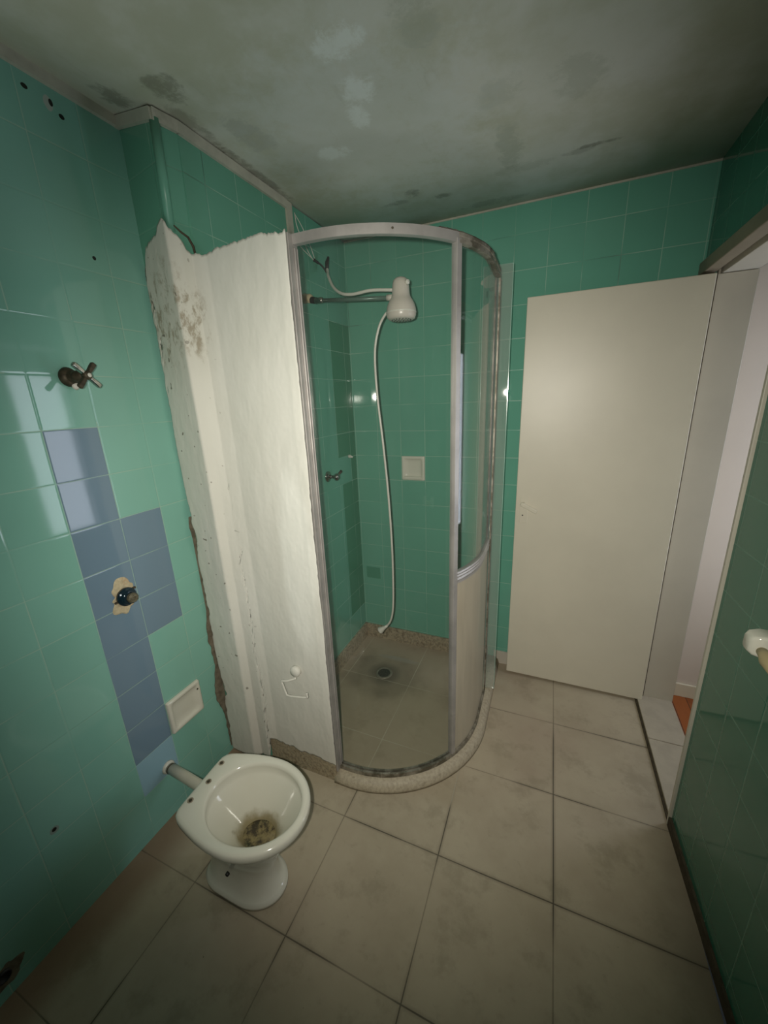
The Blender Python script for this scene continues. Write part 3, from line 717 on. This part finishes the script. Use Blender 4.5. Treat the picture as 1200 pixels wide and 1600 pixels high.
obj('hub_cap', lathe([(0, .0095), (.006, .0095), (.006, .012), (0, .0125)], hc, d, 16), mPlasW, t, smooth=True)
s_ = d.cross(Vector((0, 0, 1))).normalized(); u_ = s_.cross(d)
for k, a in enumerate((42, 132, 222, 312)):
    v = s_ * math.cos(math.radians(a)) + u_ * math.sin(math.radians(a)); w = d.cross(v).normalized()
    bm = bmesh.new(); rings = []
    for r_, hw, th in ((.006, .0045, .005), (.014, .0055, .0055), (.034, .0070, .0055), (.043, .0070, .005), (.046, .0045, .003)):
        c = hc + v * r_
        rings.append([bm.verts.new(c + w * hw * p + d * th * q) for p, q in ((-1, -1), (1, -1), (1, .7), (.7, 1), (-.7, 1), (-1, .7))])
    for A, B in zip(rings, rings[1:]):
        for i in range(6): bm.faces.new((A[i], A[(i + 1) % 6], B[(i + 1) % 6], B[i]))
    bm.faces.new(rings[0]); bm.faces.new(rings[-1])
    obj('handle_arm', bm, mRust if k % 2 else mChrome, t, smooth=False, bevel=.001)

t = thing('flush_valve', 'bare flush valve body in an irregular filler patch on blue tiles', 'valve', (XL, 0.752, 0.985))
bm = bmesh.new(); pts = []
N_ = 60
for k in range(N_):
    a = 2 * math.pi * k / N_
    r_ = .046 + .012 * math.cos(2 * a + .4) * -1 + .011 * nz(math.cos(a) * 2.2, math.sin(a) * 2.2, 5.0) * 1.6 + .010 * math.exp(-((a - 1.75) / .3) ** 2) + .010 * math.exp(-((a - 4.6) / .3) ** 2)
    pts.append((0.748 + r_ * math.cos(a), 0.988 + r_ * math.sin(a) * 1.05))
c0 = bm.verts.new((XL + .003, .75, .985)); ou = [bm.verts.new((XL + .0005, p[0], p[1])) for p in pts]; inn = [bm.verts.new((XL + .003, .75 + (p[0] - .75) * .93, .985 + (p[1] - .985) * .93)) for p in pts]
for k in range(N_): j = (k + 1) % N_; bm.faces.new((ou[k], ou[j], inn[j], inn[k])); bm.faces.new((inn[k], inn[j], c0))
obj('filler_patch', bm, mYPlas, t, smooth=False)
o = (XL + .002, 0.752, 0.985)
obj('ring', lathe([(0, 0), (.032, 0), (.0325, .010), (.030, .014), (.026, .014), (.025, .022), (.022, .026), (.018, .026), (0, .020)], o, (1, 0, 0), 32), mNavy, t, smooth=True)
obj('core', lathe([(0, .016), (.018, .016), (.0185, .032), (.014, .038), (.006, .038), (.004, .032), (0, .032)], (o[0], o[1] + .004, o[2] - .002), (1, .05, -.05), 10), simple('limescaled brass', (0.20, 0.18, 0.12), .5, .4, .5, .5, 120, .5), t)
obj('lug', box(XL + .003, XL + .009, .712, .726, .975, .981), mGrimeShade, t)
obj('lug', box(XL + .003, XL + .009, .779, .789, 1.000, 1.006), mGrimeShade, t)

# rusty hole low on the left wall
t = thing('pipe_outlet', 'broken pipe outlet with bare cement low on left wall', 'pipe outlet', (XL, 0.20, 0.08))
bm = bmesh.new(); c0 = bm.verts.new((XL + .003, .196, .078)); ou = []
for k in range(36):
    a = 2 * math.pi * k / 36; r_ = .036 + .012 * nz(math.cos(a) * 2, math.sin(a) * 2, 2.5)
    ou.append(bm.verts.new((XL + .001, .196 + r_ * math.cos(a), .078 + r_ * .95 * math.sin(a))))
for k in range(36): bm.faces.new((c0, ou[k], ou[(k + 1) % 36]))
obj('cement_patch', bm, mCement, t)
obj('pipe_end', lathe([(.017, 0), (.017, .008), (.013, .008), (.013, .002), (0, .002)], (XL + .003, .190, .085), (1, 0, 0), 20), mBlack, t, smooth=True)

# ------------------------------------------------------------------ toilet
tl = thing('toilet', 'white seatless ceramic toilet pan standing before the plastered partition', 'toilet', (-0.80, 0.68, 0.0))
ROT = math.radians(3); TO = Vector((-1.008, 0.667))     # back-edge centre, heading +x
def TP(l, w, z):
    return (TO.x + l * math.cos(ROT) - w * math.sin(ROT), TO.y + l * math.sin(ROT) + w * math.cos(ROT), z)
def outline(l0, l1, wr, wm, n=56, lm=0.55, sq=2.3):
    """closed egg outline: flat back of half width wr at l0, widest wm at lm, round front at l1"""
    pts = []; L = l1 - l0; cm = l0 + L * lm; half = n // 2
    for k in range(n):
        a = -math.pi + 2 * math.pi * k / n
        c, s = math.cos(a), math.sin(a)
        if c >= 0:
            l = cm + (l1 - cm) * abs(c) ** (2 / 2.05); w = wm * (abs(s) ** (2 / 2.05)) * (1 if s >= 0 else -1)
        else:
            e = abs(c) ** (2 / sq); l = cm - (cm - l0) * e
            tt = abs(c); w0 = abs(s) ** (2 / sq)
            w = wm * w0
            lim = wm + (wr - wm) * ((cm - l) / max(1e-6, cm - l0)) ** 1.3
            w = min(w, lim) * (1 if s >= 0 else -1)
        pts.append((l, w))
    return pts
def outl_hard(l0, l1, wr, wm, lm, n=56):
    """like outline but with a straight back edge and cut corners, as on the rim"""
    side = []
    L = l1 - l0; cm = l0 + L * lm
    side += [(l0, 0.0), (l0, wr * .55), (l0 + .001, wr * .88), (l0 + .010, wr * 1.02), (l0 + .030, wr * 1.13)]
    for t in (.25, .5, .75): side.append((l0 + .03 + (cm - l0 - .03) * t, wr * 1.13 + (wm - wr * 1.13) * math.sin(t * math.pi / 2)))
    for k in range(0, 13):
        a = math.pi / 2 * k / 12; side.append((cm + (l1 - cm) * math.sin(a), wm * math.cos(a)))
    pts = [Vector((a, b)) for a, b in side] + [Vector((a, -b)) for a, b in reversed(side[1:-1])]
    per = [0.0]
    for i in range(len(pts)): per.append(per[-1] + (pts[(i + 1) % len(pts)] - pts[i]).length)
    out = []
    for k in range(n):
        d = per[-1] * k / n; i = max(j for j in range(len(pts)) if per[j] <= d)
        out.append(tuple(pts[i].lerp(pts[(i + 1) % len(pts)], (d - per[i]) / max(1e-9, per[i + 1] - per[i]))))
    return out
NN = 72
def loft(secs, cap0=False, cap1=False):
    bm = bmesh.new(); rr = [[bm.verts.new(TP(l, w, z)) for l, w in pts] for pts, z in secs]
    for A, B in zip(rr, rr[1:]):
        for k in range(len(A)): bm.faces.new((A[k], A[(k + 1) % len(A)], B[(k + 1) % len(A)], B[k]))
    if cap0: bm.faces.new(rr[0])
    if cap1: bm.faces.new(rr[-1])
    return bm
H = outl_hard
RZ = 0.385
def ell(cl, cw, a, b): 
    base = H(0, .4, .10, .155, .5, NN)
    out = []
    for l, w in base:
        t = math.atan2(w / .155, (l - .2) / .2); out.append((cl + a * math.cos(t), cw + b * math.sin(t)))
    return out
secs = [ (H(.060, .365, .075, .128, .5, NN), .318), (H(.030, .388, .095, .146, .52, NN), .338), (H(.006, .400, .108, .156, .52, NN), .352), (H(.0, .404, .112, .160, .52, NN), .362),
         (H(.0, .404, .112, .160, .52, NN), RZ - .006), (H(.004, .400, .109, .156, .52, NN), RZ - .001), (H(.012, .393, .104, .149, .52, NN), RZ + .001), (ell(.219, 0, .164, .136), RZ + .001),
         (ell(.219, 0, .158, .130), RZ - .002), (ell(.219, 0, .156, .128), RZ - .012), (ell(.219, 0, .159, .131), RZ - .036), (ell(.219, 0, .153, .126), RZ - .043),
         (ell(.216, .002, .128, .105), .305), (ell(.212, .006, .099, .080), .268), (ell(.206, .010, .076, .062), .238), (ell(.204, .012, .056, .046), .214), (ell(.204, .012, .046, .038), .170)]
obj('bowl', loft(secs, False, True), mBowl, tl, smooth=True)
def oval(c, a, b): return [(c + a * math.cos(2 * math.pi * k / NN), b * math.sin(2 * math.pi * k / NN)) for k in range(NN)]
def foot(l0, l1, w): return outline(l0, l1, w * .85, w, NN, .62, 3.0)
secs = [(foot(-.02, .285, .088), 0.0), (foot(-.02, .285, .088), .014), (foot(-.012, .275, .080), .022), (foot(.0, .262, .068), .040), (foot(.015, .258, .064), .12), (foot(.018, .290, .076), .19), (foot(.022, .328, .096), .25), (foot(.040, .354, .116), .296), (foot(.055, .364, .125), .319)]
obj('pedestal', loft(secs, True, False), mCer, tl, smooth=True)
wt = [TP(l, w, .214) for l, w in ell(.204, .012, .057, .047)]
bm = bmesh.new(); bm.faces.new([bm.verts.new(p) for p in wt]); obj('stained_water', bm, mWater, tl)
for l, w in ((.022, .076), (.030, .006), (.022, -.064)):
    p = TP(l, w, RZ + .0008)
    obj('bolt_hole', lathe([(.0, 0), (.005, 0), (.0085, .0012), (.010, .0006)], p, (0, 0, 1), 18), simple('limescale edge', (0.34, 0.29, 0.21), .7, 0, .3, .4, 90) if w > .07 else bpy.data.materials['limescale edge'], tl, smooth=True)
    obj('bolt_hole_core', lathe([(0, 0.0014), (.0055, .0014), (.0055, 0)], p, (0, 0, 1), 14), mRust, tl)
obj('fixing_bolt', lathe([(0, 0), (.007, 0), (.006, .008), (0, .010)], (-0.880, 0.606, .112), (0, -1, .1), 12), mBlack, tl, smooth=True)

# flush pipe
mCream = simple('cream plastic pipe', (0.60, 0.565, 0.46), .35, 0, .5, .08, 10)
fp = obj('flush_pipe', tube_bm([(XL + .004, .752, .226), (-1.20, .741, .234), (-1.02, .712, .262), (-.965, .700, .275)], .0195, 20), mCream, tl, smooth=True)
obj('collar', lathe([(0, 0), (.026, 0), (.025, .005), (.022, .009), (.0205, .012), (0, .012)], (XL + .001, .752, .226), (1, -.08, .05), 24), mPlasW, fp, smooth=True)
obj('joint_ring', lathe([(.0198, 0), (.0206, .003), (.0198, .006)], (XL + .020, .7505, .2275), (1, -.1, .06), 24), mGrimeShade, fp, smooth=True)

# painted-over hook on the partition
t = thing('paper_hook', 'plaster-coloured bent paper holder on partition beside the toilet', 'hook', (-0.893, 1.09, 0.545))
obj('disc', lathe([(0, -.006), (.023, -.006), (.023, .010), (.019, .017), (0, .019)], (-0.893, 1.086, 0.545), (0, -1, 0), 24), mPlaster, t, smooth=True)
obj('arm', tube_bm(spline([(-0.880, 1.064, 0.527), (-0.915, 1.050, 0.515), (-0.942, 1.048, 0.508), (-0.938, 1.048, 0.490), (-0.926, 1.046, 0.456), (-0.915, 1.044, 0.448), (-0.870, 1.044, 0.455), (-0.825, 1.046, 0.464), (-0.822, 1.046, 0.474), (-0.822, 1.046, 0.486)], 5), .0045, 10), mPlaster, t, smooth=True)

# drain
t = thing('floor_drain', 'round metal floor drain in the stained shower floor', 'drain', (-0.828, 1.812, 0.0))
obj('rim', lathe([(.036, .001), (.040, .004), (.046, .005), (.051, .003), (.052, .0005)], (-0.828, 1.812, 0), (0, 0, 1), 36), simple('scuffed drain rim', (0.26, 0.235, 0.18), .4, .4, .5, .3, 40), t, smooth=True)
obj('grate', lathe([(0, .0035), (.020, .0035), (.038, .002)], (-0.828, 1.812, 0), (0, 0, 1), 30), simple('dark drain grate', (0.085, 0.078, 0.060), .4, .6, .5, .5, 160, .8), t, smooth=True)
bm = bmesh.new()
for rr, n in ((.010, 5), (.022, 9), (.031, 13)):
    for k in range(n):
        a = 2 * math.pi * k / n; lathe([(0, .0008), (.0030, .0004), (.0030, 0)], (-0.828 + rr * math.cos(a), 1.812 + rr * math.sin(a), .0037), (0, 0, 1), 8, bm)
obj('grate_holes', bm, mBlack, t)

# ceramic roll holder on the right wall
t = thing('toilet_roll_holder', 'white ceramic holder with yellowed roller on the right wall', 'toilet roll holder', (0.535, 1.06, 1.0))
def bracket(y0, y1):
    bm = bmesh.new(); secs = ((0.540, 0, 0), (0.500, 0, 0), (0.482, .004, .004), (0.474, .011, .011)); rr = []
    for x, iy, iz in secs:
        ring = []
        for cy, cz, a0 in ((y1 - iy - .008, 1.032 - iz - .008, 0), (y0 + iy + .008, 1.032 - iz - .008, 90), (y0 + iy + .008, .974 + iz + .008, 180), (y1 - iy - .008, .974 + iz + .008, 270)):
            for k in range(5): a = math.radians(a0 + 22.5 * k); ring.append(bm.verts.new((x, cy + .008 * math.cos(a), cz + .008 * math.sin(a))))
        rr.append(ring)
    for A, B in zip(rr, rr[1:]):
        for k in range(20): bm.faces.new((A[k], A[(k + 1) % 20], B[(k + 1) % 20], B[k]))
    bm.faces.new(rr[0]); bm.faces.new(rr[-1]); return bm
obj('bracket', bracket(1.055, 1.105), mCer, t, smooth=True)
obj('bracket', bracket(0.905, 0.940), mCer, t, smooth=True)
obj('roller', tube_bm([(0.496, 1.056, .996), (0.496, 1.035, .996), (0.496, 1.02, .996), (0.498, .94, .996)], [.011, .014, .019, .019], 20), mYRoll, t, smooth=True)
